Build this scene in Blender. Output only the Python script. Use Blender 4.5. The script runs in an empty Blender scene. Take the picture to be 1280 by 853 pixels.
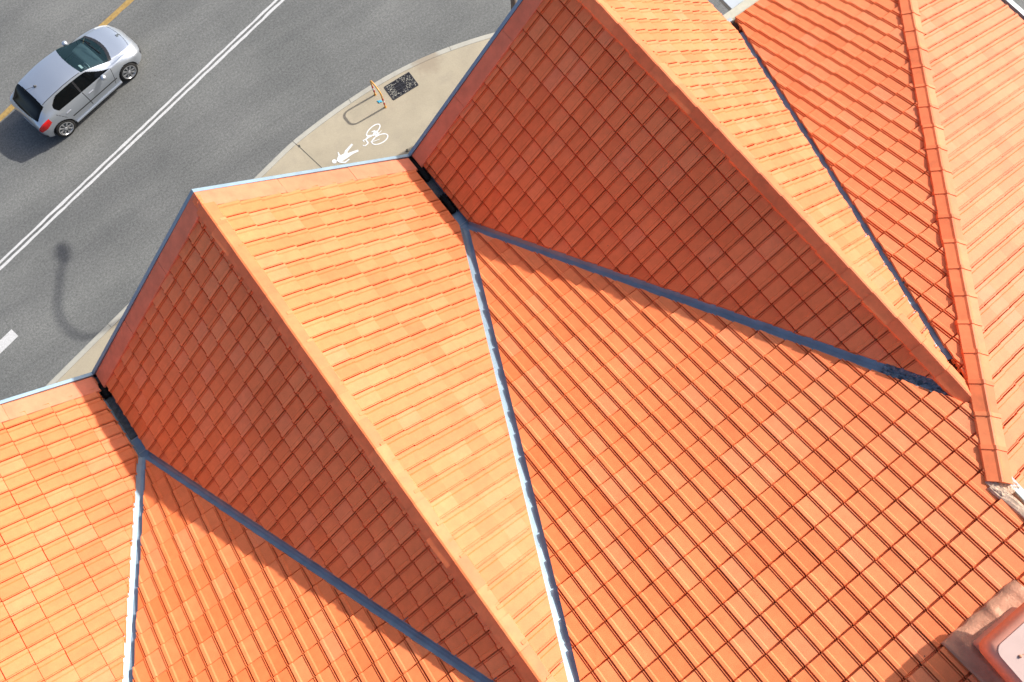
import bpy, bmesh, math, random
import numpy as np
from mathutils import Vector, Matrix

random.seed(7); rng = np.random.default_rng(11)
S = bpy.context.scene
COL = S.collection
R = math.radians

# ------------------------------------------------------------------ helpers
def nodes_of(name):
    m = bpy.data.materials.new(name); m.use_nodes = True
    nt = m.node_tree; b = nt.nodes['Principled BSDF']
    return m, nt, b

def N(nt, typ, **kw):
    n = nt.nodes.new(typ)
    for k, v in kw.items():
        if hasattr(n, k): setattr(n, k, v)
    return n

def noise(nt, scale, detail=4, rough=.6, vec=None, dist=0.0):
    n = N(nt, 'ShaderNodeTexNoise'); n.inputs['Scale'].default_value = scale
    n.inputs['Detail'].default_value = detail; n.inputs['Roughness'].default_value = rough
    n.inputs['Distortion'].default_value = dist
    if vec is not None: nt.links.new(vec, n.inputs['Vector'])
    return n

def ramp(nt, fac, stops):
    r = N(nt, 'ShaderNodeValToRGB'); e = r.color_ramp.elements
    while len(e) < len(stops): e.new(.5)
    for i, (p, c) in enumerate(stops):
        e[i].position = p; e[i].color = (c[0], c[1], c[2], 1)
    nt.links.new(fac, r.inputs['Fac']); return r

def mix(nt, a, b, fac, mode='MIX'):
    m = N(nt, 'ShaderNodeMixRGB', blend_type=mode)
    for s, v in ((m.inputs[1], a), (m.inputs[2], b), (m.inputs[0], fac)):
        if isinstance(v, (int, float)): s.default_value = v
        elif isinstance(v, tuple): s.default_value = (v[0], v[1], v[2], 1)
        else: nt.links.new(v, s)
    return m.outputs[0]

def obco(nt, scale=(1, 1, 1), rot=(0, 0, 0)):
    g = N(nt, 'ShaderNodeNewGeometry')
    mp = N(nt, 'ShaderNodeMapping')
    mp.inputs['Scale'].default_value = scale; mp.inputs['Rotation'].default_value = rot
    nt.links.new(g.outputs['Position'], mp.inputs['Vector']); return mp.outputs[0]

def bump(nt, b, h, dist, strength=1.0):
    n = N(nt, 'ShaderNodeBump'); n.inputs['Distance'].default_value = dist
    n.inputs['Strength'].default_value = strength
    nt.links.new(h, n.inputs['Height']); nt.links.new(n.outputs[0], b.inputs['Normal'])

def setp(b, **kw):
    for k, v in kw.items():
        s = b.inputs[k.replace('_', ' ')]
        s.default_value = (*v, 1) if isinstance(v, tuple) else v

def plain(name, col, rough=.6, metal=0.0, var=.12, scale=6.0, spec=.5, bmp=0.0, drough=0.0):
    m, nt, b = nodes_of(name)
    n = noise(nt, scale, 5, .65, obco(nt))
    lo = tuple(c * (1 - var) for c in col); hi = tuple(min(1, c * (1 + var)) for c in col)
    r = ramp(nt, n.outputs['Fac'], [(.3, lo), (.7, hi)])
    nt.links.new(r.outputs[0], b.inputs['Base Color'])
    setp(b, Roughness=rough, Metallic=metal, Specular_IOR_Level=spec)
    if drough:                       # clay pieces: each piece fired a little differently
        setp(b, Diffuse_Roughness=drough)
        oi = N(nt, 'ShaderNodeObjectInfo')
        rr_ = ramp(nt, oi.outputs['Random'], [(0, (.90, .84, .80)), (.5, (1, 1, 1)), (1, (1.04, 1.14, 1.18))])
        nt.links.new(mix(nt, r.outputs[0], rr_.outputs[0], 1.0, 'MULTIPLY'), b.inputs['Base Color'])
    if bmp: bump(nt, b, n.outputs['Fac'], bmp)
    return m

def mesh_obj(name, verts, faces, mat, parent=None, smooth=False, loc=None):
    me = bpy.data.meshes.new(name)
    me.from_pydata([tuple(v) for v in verts], [], [tuple(f) for f in faces])
    me.materials.append(mat)
    if smooth:
        me.polygons.foreach_set('use_smooth', [True] * len(me.polygons))
    me.update()
    o = bpy.data.objects.new(name, me); COL.objects.link(o)
    if parent is not None: o.parent = parent
    if loc is not None: o.location = loc
    return o

def bm_obj(name, bm, mat, parent=None, smooth=False, loc=None):
    me = bpy.data.meshes.new(name); bm.to_mesh(me); bm.free()
    me.materials.append(mat)
    if smooth: me.polygons.foreach_set('use_smooth', [True] * len(me.polygons))
    o = bpy.data.objects.new(name, me); COL.objects.link(o)
    if parent is not None: o.parent = parent
    if loc is not None: o.location = loc
    return o

def tag(o, label=None, cat=None, group=None, kind=None):
    if label: o['label'] = label
    if cat: o['category'] = cat
    if group: o['group'] = group
    if kind: o['kind'] = kind
    return o

def empty(name, loc, rz=0):
    o = bpy.data.objects.new(name, None); COL.objects.link(o)
    o.location = loc; o.rotation_euler = (0, 0, rz); o.empty_display_size = .3
    return o

def box_bm(bm, c, s, rot=None, bevel=0.0):
    """axis box of full size s centred c (rot = 3x3 Matrix)"""
    r = bmesh.ops.create_cube(bm, size=1.0)
    vs = r['verts']
    for v in vs: v.co = Vector((v.co.x * s[0], v.co.y * s[1], v.co.z * s[2]))
    if bevel:
        es = list({e for v in vs for e in v.link_edges})
        rb = bmesh.ops.bevel(bm, geom=es, offset=bevel, segments=3, profile=.5, affect='EDGES')
        vs = list({v for f in rb['faces'] for v in f.verts} | {v for v in vs if v.is_valid})
    for v in vs:
        p = v.co
        if rot is not None: p = rot @ p
        v.co = p + Vector(c)
    return vs

def tube(bm, pts, rad, seg=10, cap=True):
    pts = [Vector(p) for p in pts]; rings = []
    rads = rad if isinstance(rad, (list, tuple)) else [rad] * len(pts)
    up = Vector((0, 0, 1))
    prev = None
    for i, p in enumerate(pts):
        t = (pts[min(i + 1, len(pts) - 1)] - pts[max(i - 1, 0)]).normalized()
        if prev is None:
            a = t.cross(up)
            if a.length < 1e-3: a = t.cross(Vector((1, 0, 0)))
            a.normalize()
        else:
            a = (prev - t * prev.dot(t)).normalized()
        prev = a; b = t.cross(a)
        rings.append([bm.verts.new(p + (a * math.cos(k * 2 * math.pi / seg) + b * math.sin(k * 2 * math.pi / seg)) * rads[i]) for k in range(seg)])
    for r0, r1 in zip(rings, rings[1:]):
        for k in range(seg):
            bm.faces.new((r0[k], r0[(k + 1) % seg], r1[(k + 1) % seg], r1[k]))
    if cap:
        bm.faces.new(rings[0][::-1]); bm.faces.new(rings[-1])

def prism(bm, poly, z0, z1):
    """closed vertical prism over an xy polygon"""
    a = [bm.verts.new((x, y, z0)) for x, y in poly]; b = [bm.verts.new((x, y, z1)) for x, y in poly]
    n = len(poly)
    f1 = bm.faces.new(b); f0 = bm.faces.new(a[::-1])
    for i in range(n): bm.faces.new((a[i], a[(i + 1) % n], b[(i + 1) % n], b[i]))
    bmesh.ops.recalc_face_normals(bm, faces=bm.faces[:])

def sweep(bm, P0, P1, section):
    """sweep a closed section (list of 3-vectors offsets) from P0 to P1"""
    P0, P1 = Vector(P0), Vector(P1)
    a = [bm.verts.new(P0 + Vector(s)) for s in section]; b = [bm.verts.new(P1 + Vector(s)) for s in section]
    n = len(section)
    for i in range(n): bm.faces.new((a[i], a[(i + 1) % n], b[(i + 1) % n], b[i]))
    bm.faces.new(a[::-1]); bm.faces.new(b)
    bmesh.ops.recalc_face_normals(bm, faces=bm.faces[:])

# ------------------------------------------------------------------ materials
def tile_material():
    m, nt, b = nodes_of('terracotta_tile')
    at = N(nt, 'ShaderNodeAttribute'); at.attribute_name = 'tint'
    r = ramp(nt, at.outputs['Fac'], [(0, TC[0]), (.3, TC[1]), (.72, TC[2]), (.88, TC[3]), (1, TC[4])])
    v = obco(nt)
    n1 = noise(nt, 9, 5, .6, v); n2 = noise(nt, 90, 3, .6, v); n3 = noise(nt, .55, 4, .6, v)
    c = mix(nt, r.outputs[0], ramp(nt, n1.outputs['Fac'], [(.3, (.92, .90, .88)), (.7, (1.05, 1.06, 1.07))]).outputs[0], 1.0, 'MULTIPLY')
    c = mix(nt, c, ramp(nt, n2.outputs['Fac'], [(.3, (.93, .92, .91)), (.72, (1.06, 1.06, 1.06))]).outputs[0], 1.0, 'MULTIPLY')
    c = mix(nt, c, ramp(nt, n3.outputs['Fac'], [(.3, (.92, .88, .86)), (.7, (1.05, 1.05, 1.05))]).outputs[0], 1.0, 'MULTIPLY')
    # sparse lichen / dirt specks
    vo = N(nt, 'ShaderNodeTexVoronoi'); vo.inputs['Scale'].default_value = 5.0; nt.links.new(v, vo.inputs['Vector'])
    sp = ramp(nt, vo.outputs['Distance'], [(.0, (1, 1, 1)), (.028, (1, 1, 1)), (.05, (0, 0, 0))])
    n4 = noise(nt, 2.0, 2, .5, v)
    gate = ramp(nt, n4.outputs['Fac'], [(.60, (0, 0, 0)), (.64, (1, 1, 1))])
    f = mix(nt, sp.outputs[0], gate.outputs[0], 1.0, 'MULTIPLY')
    c = mix(nt, c, (.18, .08, .05), f)
    nt.links.new(c, b.inputs['Base Color'])
    setp(b, Roughness=.62, Specular_IOR_Level=.35, Diffuse_Roughness=.4)
    bump(nt, b, n2.outputs['Fac'], .002, .6)
    return m
TC = [(.77, .194, .058), (.79, .216, .069), (.81, .235, .079), (.815, .256, .094), (.80, .245, .098)]
M = {}
M['tile'] = tile_material()
M['cap'] = plain('ridge_tile_clay', (.79, .205, .070), .6, 0, .14, 5, .35, .002, .4)
M['verge'] = plain('verge_clay', (.74, .225, .115), .65, 0, .14, 4, .35, .003, .4)
M['steel'] = plain('painted_steel_blue_grey', (.225, .31, .375), .5, .5, .12, 5, .5)
M['steel_pale'] = plain('pale_steel', (0.331, 0.389, 0.418), .42, .2, .08, 8)
M['gutter_dirt_shade'] = plain('gutter_silt_shade', (.09, .10, .10), .9, 0, .4, 18, .2, .004)  # silt in the box gutters, painted shade in the eave gutter
M['black_fuzz'] = plain('black_rotted_leaves', (.012, .012, .012), .95, 0, .5, 40, .1, .01)
M['deck'] = plain('roof_underlay', (.10, .045, .03), .9)
M['cream'] = plain('cream_gutter_paint', (0.416, 0.408, 0.320), .5, 0, .12, 9)
M['mortar'] = plain('lime_mortar', (0.480, 0.344, 0.248), .9, 0, .3, 14, .2, .012)
M['apron'] = plain('weathered_copper_flashing', (0.464, 0.224, 0.136), .6, .15, .22, 5, .4, .02)
M['chim'] = plain('chimney_terracotta_paint', (.58, .245, .165), .5, 0, .08, 5, .5, .002)
M['chimcap'] = plain('chimney_pale_pink_paint', (.48, .34, .295), .5, 0, .06, 4, .5)
M['wall'] = plain('cream_render', (0.496, 0.440, 0.336), .9, 0, .06, 3, .2, .003)
M['canopy'] = plain('white_canopy_sheet', (0.390, 0.435, 0.473), .5, .1, .06, 3)
M['patch'] = plain('bitumen_patch', (.10, .14, .185), .5, 0, .6, 25, .5, .02)
M['white_paint'] = plain('white_road_paint', (.48, .48, .475), .75, 0, .22, 22, .3)
M['sign_paint'] = plain('white_stencil_paint', (.66, .66, .65), .75, 0, .2, 16, .3)
M['yellow_paint'] = plain('yellow_road_paint', (.31, .205, .07), .75, 0, .3, 10, .3)
M['black'] = plain('black_plastic', (.014, .014, .016), .45, 0, .1, 10)
M['rubber'] = plain('tyre_rubber', (.018, .018, .018), .8, 0, .2, 20, .3)
M['alloy'] = plain('alloy_silver', (.62, .63, .65), .3, .7, .05, 10)
M['galv'] = plain('galvanised_pole', (0.336, 0.344, 0.352), .45, .6, .1, 8)
M['pole'] = plain('brown_pole_paint', (.20, .15, .12), .5, .1, .12, 8)
M['grate'] = plain('cast_iron', (.035, .035, .042), .6, .3, .35, 30)
M['pit'] = plain('drain_pit', (.008, .008, .009), 1.0)
M['hoop_y'] = plain('yellow_enamel', (0.560, 0.288, 0.072), .4, 0, .06, 12)
M['hoop_r'] = plain('red_band', (0.425, 0.025, 0.025), .45)
M['hoop_w'] = plain('white_band', (0.624, 0.608, 0.576), .45)
M['cyan'] = plain('blue_plastic', (0.048, 0.336, 0.496), .45)
M['int_dark'] = plain('car_interior', (.085, .10, .11), .8)
M['seat'] = plain('car_seat_cloth', (.06, .06, .065), .9)
M['amber'] = plain('amber_lens', (.8, .3, .02), .2)

def asphalt():
    m, nt, b = nodes_of('asphalt')
    v = obco(nt); vs = obco(nt, (.09, .9, 1), (0, 0, R(-12.3)))
    n1 = noise(nt, 15, 3, .75, v); n2 = noise(nt, 45, 2, .7, v); n3 = noise(nt, .35, 5, .6, v); n4 = noise(nt, .9, 4, .6, vs)
    c = ramp(nt, n3.outputs['Fac'], [(.3, (.124, .128, .126)), (.7, (.168, .171, .167))]).outputs[0]
    c = mix(nt, c, ramp(nt, n4.outputs['Fac'], [(.32, (.84, .84, .85)), (.6, (1.08, 1.08, 1.07))]).outputs[0], .9, 'MULTIPLY')
    c = mix(nt, c, ramp(nt, n1.outputs['Fac'], [(.30, (.66, .66, .66)), (.72, (1.25, 1.25, 1.24))]).outputs[0], 1.0, 'MULTIPLY')
    c = mix(nt, c, ramp(nt, n2.outputs['Fac'], [(.28, (.62, .62, .62)), (.74, (1.36, 1.35, 1.33))]).outputs[0], 1.0, 'MULTIPLY')
    vo = N(nt, 'ShaderNodeTexVoronoi'); vo.inputs['Scale'].default_value = 3.1; nt.links.new(v, vo.inputs['Vector'])
    sp = ramp(nt, vo.outputs['Distance'], [(0, (1, 1, 1)), (.05, (1, 1, 1)), (.075, (0, 0, 0))])
    n5 = noise(nt, 1.1, 2, .5, v)
    ga = ramp(nt, n5.outputs['Fac'], [(.6, (0, 0, 0)), (.66, (1, 1, 1))])
    c = mix(nt, c, (.05, .045, .04), mix(nt, sp.outputs[0], ga.outputs[0], 1.0, 'MULTIPLY'))
    nt.links.new(c, b.inputs['Base Color']); setp(b, Roughness=.85, Specular_IOR_Level=.3)
    bump(nt, b, n2.outputs['Fac'], .006, .7)
    return m
M['asphalt'] = asphalt()

def concrete(name, col, stain):
    m, nt, b = nodes_of(name)
    v = obco(nt)
    n1 = noise(nt, .8, 6, .65, v); n2 = noise(nt, 30, 3, .6, v); n3 = noise(nt, 2.6, 5, .7, v, .6)
    c = ramp(nt, n1.outputs['Fac'], [(.3, tuple(x * .88 for x in col)), (.7, tuple(x * 1.08 for x in col))]).outputs[0]
    c = mix(nt, c, stain, ramp(nt, n3.outputs['Fac'], [(.50, (0, 0, 0)), (.78, (.55, .55, .55))]).outputs[0])
    c = mix(nt, c, ramp(nt, n2.outputs['Fac'], [(.3, (.93, .93, .93)), (.7, (1.05, 1.05, 1.05))]).outputs[0], 1.0, 'MULTIPLY')
    # rusty washed patch beside the drain grate
    mp = N(nt, 'ShaderNodeMapping'); mp.vector_type = 'POINT'
    mp.inputs['Location'].default_value = (-10.0, -7.0, -.13); nt.links.new(v, mp.inputs['Vector'])
    wob = noise(nt, 3.5, 4, .7, v)
    ln = N(nt, 'ShaderNodeVectorMath', operation='LENGTH'); nt.links.new(mp.outputs[0], ln.inputs[0])
    ad = N(nt, 'ShaderNodeMath', operation='MULTIPLY_ADD'); ad.inputs[1].default_value = .7; nt.links.new(wob.outputs['Fac'], ad.inputs[0]); nt.links.new(ln.outputs['Value'], ad.inputs[2])
    rr = ramp(nt, ad.outputs[0], [(.62, (.75, .75, .75)), (.86, (0, 0, 0))])
    c = mix(nt, c, (.27, .22, .16), rr.outputs[0])
    nt.links.new(c, b.inputs['Base Color']); setp(b, Roughness=.9, Specular_IOR_Level=.25)
    bump(nt, b, n2.outputs['Fac'], .002, .5)
    return m
M['pave'] = concrete('pavement_concrete', (.36, .312, .228), (.29, .252, .195))
M['kerb'] = concrete('kerb_concrete', (.385, .37, .32), (.27, .262, .23))
M['joint'] = plain('joint_dirt', (.07, .065, .055), .95)

def car_paint():
    m, nt, b = nodes_of('silver_car_paint')
    n = noise(nt, 300, 2, .5, obco(nt))
    r = ramp(nt, n.outputs['Fac'], [(.35, (.45, .49, .545)), (.65, (.53, .57, .625))])
    nt.links.new(r.outputs[0], b.inputs['Base Color'])
    setp(b, Metallic=.75, Roughness=.36, Coat_Weight=.7, Coat_Roughness=.06)
    return m
M['paint'] = car_paint()

def glass(name, tint, trans, base=(.02, .05, .06), spec=.8):
    m, nt, b = nodes_of(name)
    out = nt.nodes['Material Output']
    t = N(nt, 'ShaderNodeBsdfTransparent'); t.inputs[0].default_value = (*tint, 1)
    setp(b, Base_Color=base, Roughness=.04, Specular_IOR_Level=spec)
    mx = N(nt, 'ShaderNodeMixShader'); mx.inputs[0].default_value = trans
    nt.links.new(b.outputs[0], mx.inputs[1]); nt.links.new(t.outputs[0], mx.inputs[2]); nt.links.new(mx.outputs[0], out.inputs[0])
    return m
M['wind'] = glass('windscreen_glass', (.72, .90, .92), .66)
M['sideglass'] = glass('tinted_side_glass', (.10, .11, .12), .35, (.004, .005, .006), .3)
M['headlens'] = plain('clear_headlight_lens', (.52, .54, .55), .12, .2, .1, 30)
M['redlens'] = plain('red_tail_lens', (.55, .012, .012), .15, 0, .1, 15)

# ------------------------------------------------------------------ building constants (metres; x along the street front, -y into the building)
HV = 8.70                     # valley level
KL, KR = .8077, .8412         # slopes of the gables' two sides
MS = .36787                   # slope of the main roof
MV0, MH0 = 1.6094, 8.7177     # main roof: height MH0 at v = MV0
def hM(v): return MH0 + MS * (v - MV0)
def vM(h): return MV0 + (h - MH0) / MS
HQ = .3794
def vHip(u): return 8.808 - 1.0313 * (u - 8.782)
def hQ(u): return hM(8.808) - HQ * (u - 8.782)
B = .035
RISE = 2.5257
# gables: left foot, ridge, right foot
G = []
for u0, w in ((-6.2, 3.1623), (0.0, 3.1623), (6.2, 3.0506)):
    rise = KL * (w - B)
    G.append(dict(l=u0 + B, r=u0 + w, f=u0 + w + rise / KR, h=HV + rise))
TW = .2352; TG = .3375

building = empty('building', (5, -6, 0))
tag(building, 'large building under an orange terracotta tiled roof with a row of gables facing the street', 'building')
def P(o):            # parent keeping world coordinates (the empty is only translated)
    o.parent = building; o.location = Vector(o.location) - Vector(building.location); return o
def part(name, bm, mat, smooth=False): return P(bm_obj(name, bm, mat, None, smooth))
def sub(name, bm, mat, parent, smooth=False):
    o = bm_obj(name, bm, mat, parent, smooth); return o     # same local space as its part (the part carries the offset)

PROF = [(.006, -.030), (0, .014), (0, .021), (.004, .025), (.042, .025), (.058, .010), (.196, .010), (.200, -.001), (.2085, -.001),
        (.2100, .0205), (.2180, .0205), (.2140, -.030), (.2400, -.030)]
def tile_field(name, origin, bh, slope, polys, phase_a, phase_b, tw=TW, tg=TG, lift=.024, jitter=.0018, mat='tile', slit=(-.014, -.011)):
    """interlocking tiles on a plane. origin: a point of the plane (vector), bh: horizontal unit uphill, polys: list of (ccw xy polygon, inset per edge)"""
    bh = np.array([bh[0], bh[1], 0.0]); Zv = np.array([0, 0, 1.0]); A = np.cross(Zv, bh)
    Bv = (bh + Zv * slope); L = math.sqrt(1 + slope * slope); Bv = Bv / L; Nn = np.cross(A, Bv)
    if Nn[2] < 0: Nn = -Nn
    O = np.array(origin, float)
    prof = np.array(PROF); prof[:, 0] *= tw / .2352; npf = len(prof)
    bmall = bmesh.new()
    tl = bmall.faces.layers.float.new('tint')
    for poly, inset in polys:
        xy = np.array(poly, float)
        a = (xy - O[:2]) @ A[:2]; bb = ((xy - O[:2]) @ bh[:2]) * L
        i0, i1 = math.floor((a.min() - phase_a) / tw) - 1, math.ceil((a.max() - phase_a) / tw) + 1
        j0, j1 = math.floor((bb.min() - phase_b) / tg) - 1, math.ceil((bb.max() - phase_b) / tg) + 1
        V = []; F = []; T = []
        for i in range(i0, i1):
            for j in range(j0, j1):
                a0 = phase_a + i * tw; b0 = phase_b + j * tg
                cs = np.array([[a0, b0 - .02], [a0 + tw, b0 - .02], [a0 + tw, b0 + tg], [a0, b0 + tg]])
                cxy = O[:2] + cs[:, :1] * A[:2] + cs[:, 1:] / L * bh[:2]
                out = False
                for k in range(len(xy)):
                    e = xy[(k + 1) % len(xy)] - xy[k]; n = np.array([-e[1], e[0]]) / np.hypot(*e)
                    if ((cxy - xy[k]) @ n < inset[k]).all(): out = True; break
                if out: continue
                rs = np.random.default_rng((i * 7919 + j * 104729 + abs(hash(name)) % 1) % (2 ** 31) + int(abs(O[0]) * 10))
                dz = rs.normal(0, jitter); da = rs.normal(0, jitter * .6); db = rs.normal(0, jitter * 1.2); tw_ = rs.normal(0, jitter * .5)
                tint = rs.random()
                base = len(V)
                for row in range(5):
                    for (x, z) in prof:
                        aa = a0 + x + da; b_ = b0 + db + (.012 if row == 0 else 0) if row < 2 else b0 + tg + (slit[0], slit[1], .016)[row - 2]
                        zz = z + dz + tw_ * (x / tw - .5)
                        if row == 0: zz += -.020
                        elif row == 1: zz += lift
                        elif row == 2: zz += lift * .04
                        elif row > 2: zz -= .034
                        p = O + A * aa + Bv * b_ + Nn * zz
                        V.append(p)
                for row in range(4):
                    for k in range(npf - 1):
                        q = base + row * npf + k
                        F.append((q, q + 1, q + npf + 1, q + npf)); T.append(tint)
        me = bpy.data.meshes.new('tmp')
        me.from_pydata([tuple(v) for v in V], [], F)
        at = me.attributes.new('tint', 'FLOAT', 'FACE'); at.data.foreach_set('value', T)
        bm = bmesh.new(); bm.from_mesh(me); bpy.data.meshes.remove(me)
        for k in range(len(xy)):
            e = xy[(k + 1) % len(xy)] - xy[k]; n = np.array([-e[1], e[0]]) / np.hypot(*e)
            co = Vector((*(xy[k] + n * inset[k]), 0)); no = Vector((*(-n), 0))
            r = bmesh.ops.bisect_plane(bm, geom=bm.verts[:] + bm.edges[:] + bm.faces[:], plane_co=co, plane_no=no, clear_outer=True)
            ce = [g for g in r['geom_cut'] if isinstance(g, bmesh.types.BMEdge)]
            if ce and inset[k] > 0:
                x = bmesh.ops.extrude_edge_only(bm, edges=ce)
                for g in x['geom']:
                    if isinstance(g, bmesh.types.BMVert): g.co.z -= .04
        me = bpy.data.meshes.new('tmp'); bm.to_mesh(me); bm.free()
        bmall.from_mesh(me); bpy.data.meshes.remove(me)
    o = part(name, bmall, M[mat])
    return o

def deck(name, polys, hfun, off=-.085, mat='deck', parent=None):
    bm = bmesh.new()
    for poly in polys:
        vs = [bm.verts.new((x, y, hfun(x, y) + off)) for x, y in poly]
        ws = [bm.verts.new((x, y, hfun(x, y) + off - .08)) for x, y in poly]
        n = len(vs); bm.faces.new(vs); bm.faces.new(ws[::-1])
        for i in range(n): bm.faces.new((vs[i], ws[i], ws[(i + 1) % n], vs[(i + 1) % n]))
    if parent is None: return part(name, bm, M[mat])
    return sub(name, bm, M[mat], parent)

# ------------------------------------------------------------------ gable slopes
def vend(h): return vM(h)
vS = vM(HV)
for gi, g in enumerate(G):
    ve = vend(g['h'])
    lf, rd, rf = g['l'], g['r'], g['f']
    # left slope (rises with +x); CCW seen from above
    pl = [(rd, -.19), (lf, -.19), (lf, -vS), (rd, -ve)]
    s = tile_field('roof_slope', (lf, 0, HV), (1, 0), KL, [(pl, [.0, .045, .066, .075])],
                   {0: -.33, 1: -5.332, 2: -.806}[gi], {0: .06, 1: .11, 2: .17}[gi], slit=(-.022, -.017) if gi == 2 else (-.044, -.037))
    deck('underlay', [pl], lambda x, y, lf=lf: HV + KL * (x - lf), parent=s)
    # right slope (falls with +x)
    pr = [(rf, -.19), (rd, -.19), (rd, -ve), (rf, -vS)]
    # uphill is -x, across axis is -y
    s = tile_field('roof_slope', (rf, 0, HV), (-1, 0), KR, [(pr, [.0, .075, .066, .045])],
                   {0: 1.788, 1: 2.827, 2: 1.10}[gi], {0: .10, 1: (rf - 3.53) * math.sqrt(1 + KR * KR), 2: .2}[gi], lift=.031)
    deck('underlay', [pr], lambda x, y, rf=rf: HV + KR * (rf - x), parent=s)

# ------------------------------------------------------------------ main roof slope
VB = 13.6                      # main ridge line
UL, UH = -6.35, 8.52
polys = []; ins = []
g0, g1, g2 = G
def yv(v): return -v
# far left sliver beside the first gable
v0e, v1e, v2e = [vend(g['h']) for g in G]
polys.append(([(g0['l'], yv(vS)), (UL, yv(vS)), (UL, yv(VB)), (g0['r'], yv(VB)), (g0['r'], yv(v0e))], [0, 0, 0, 0, .055]))
for a, b_ in ((g0, g1), (g1, g2)):
    va, vb = vend(a['h']), vend(b_['h'])
    c = (a['f'] + b_['l']) / 2
    ur = min(b_['r'], UH)
    if ur < b_['r']:
        vbx = vM(HV + KL * (ur - b_['l']))
        polys.append(([(c, yv(vS - .06)), (a['r'], yv(va)), (a['r'], yv(VB)), (ur, yv(VB)), (ur, yv(vbx))], [.066, 0, 0, 0, .066]))
        # corner between the last gable's end, the hip and the verge
        polys.append(([(ur, yv(vbx)), (ur, yv(vHip(ur))), (b_['r'], yv(vHip(b_['r']))), (b_['r'], yv(v2e))], [0, .05, 0, .066]))
    else:
        polys.append(([(c, yv(vS - .06)), (a['r'], yv(va)), (a['r'], yv(VB)), (ur, yv(VB)), (ur, yv(vb))], [.066, 0, 0, 0, .066]))
# plane right of the last gable, up to the hip
VE = 1.26
uc = 8.782 + (8.808 - VE) / 1.0313
uf2 = g2['f'] + .035
ux = g2['f'] + (vS - VE) * MS / KR
polys.append(([(uc, yv(VE)), (ux, yv(VE)), (g2['r'], yv(v2e)), (g2['r'], yv(vHip(g2['r'])))], [0, .066, 0, .05]))
ms = tile_field('main_roof_slope', (0, yv(MV0), MH0), (0, -1), MS, polys, 6.030, (8.467 - MV0) * math.sqrt(1 + MS * MS), tw=.2336, tg=.3168 * math.sqrt(1 + MS * MS), slit=(-.028, -.022), lift=.027)
deck('underlay', [p for p, _ in polys], lambda x, y: hM(-y), parent=ms)

# hip end slope (falls with +x)
UT = 8.77
vq_end = 13.0
uq = 16.19
pq = [(uq, yv(vHip(uq))), (UT, yv(vHip(UT))), (UT, yv(vq_end)), (uq, yv(vq_end))]
def hqf(x): return hQ(x)
qs = tile_field('hip_roof_slope', (uq, 0, hQ(uq)), (-1, 0), HQ, [(pq, [.03, 0.0001, 0, 0])], 3.332, .02, tw=.2292, lift=.032)
deck('underlay', [pq], lambda x, y: hQ(x), parent=qs)

# rear slope behind the main ridge, out of the picture
bm = bmesh.new()
zr = hM(VB)
for (x0, x1) in ((UL, UH),):
    vs = [bm.verts.new(p) for p in ((x0, -VB, zr), (x0, -VB - 9, zr - 9 * MS), (x1, -VB - 9, zr - 9 * MS), (x1, -VB, zr))]
    bm.faces.new(vs)
part('rear_roof_slope', bm, M['verge'])

# ------------------------------------------------------------------ ridge and hip caps
def ridge_line(name, P0, P1, wl, wr, sl, sr, capl=.42, top=.03, over=.025, collar=False, hw=.17, edge=.02):
    """V-shaped overlapping cap tiles from P0 (low/front) to P1. wl/wr: horizontal unit vectors to each side, sl/sr: falls per metre"""
    P0, P1 = Vector(P0), Vector(P1); d = (P1 - P0); Lg = d.length; d.normalize()
    wl, wr = Vector(wl), Vector(wr)
    bm = bmesh.new()
    sec = [wl * .12 + Vector((0, 0, -.12 * sl - .03)), Vector((0, 0, top - .02)), wr * .12 + Vector((0, 0, -.12 * sr - .03)), Vector((0, 0, -.12))]
    sweep(bm, P0 + d * .03, P1 - d * .25, sec)
    ridge = part(name, bm, M['cap'])
    n = max(1, round(Lg / capl)); cl = Lg / n
    for i in range(n):
        a = P0 + d * (i * cl - (over if i else 0)); b = P0 + d * ((i + 1) * cl)
        j = random.gauss(0, .004); jz = random.gauss(0, .0035)
        rows = [(0, .012), (.055, .012), (.060, .0)] if collar else [(0, .018)]
        rows = rows + [(1e9, -.002)]
        bm = bmesh.new(); rings = []
        for (t, lift) in rows:
            p = b if t > 1e8 else a + d * t
            Z = Vector((0, 0, 1)); lz = top + lift + jz
            w = hw + lift * .6
            ring = [p + wl * (w + j) + Z * (-w * sl + .004 + lift * .3 - .03), p + wl * (w + j) + Z * (-w * sl + edge + lift),
                    p + wl * .035 + Z * (lz - .35 * .035 * 1.6 - .004), p + wl * .012 + Z * (lz - .002), p + wr * .012 + Z * (lz - .002),
                    p + wr * .035 + Z * (lz - .35 * .035 * 1.6 - .004), p + wr * (w - j) + Z * (-w * sr + edge + lift), p + wr * (w - j) + Z * (-w * sr + .004 + lift * .3 - .03)]
            rings.append([bm.verts.new(q) for q in ring])
        for r0, r1 in zip(rings, rings[1:]):
            for k in range(7): bm.faces.new((r0[k], r0[k + 1], r1[k + 1], r1[k]))
        bm.faces.new(rings[0][::-1]); bm.faces.new(rings[-1])
        bmesh.ops.recalc_face_normals(bm, faces=bm.faces[:])
        sub('ridge_tile', bm, M['cap'], ridge)
    return ridge
for g in G:
    ve = vend(g['h'])
    ridge_line('gable_ridge', (g['r'], -.20, g['h']), (g['r'], -ve + .03, g['h']), (-1, 0, 0), (1, 0, 0), KL, KR, top=.046, hw=.128, edge=.064)
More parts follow.
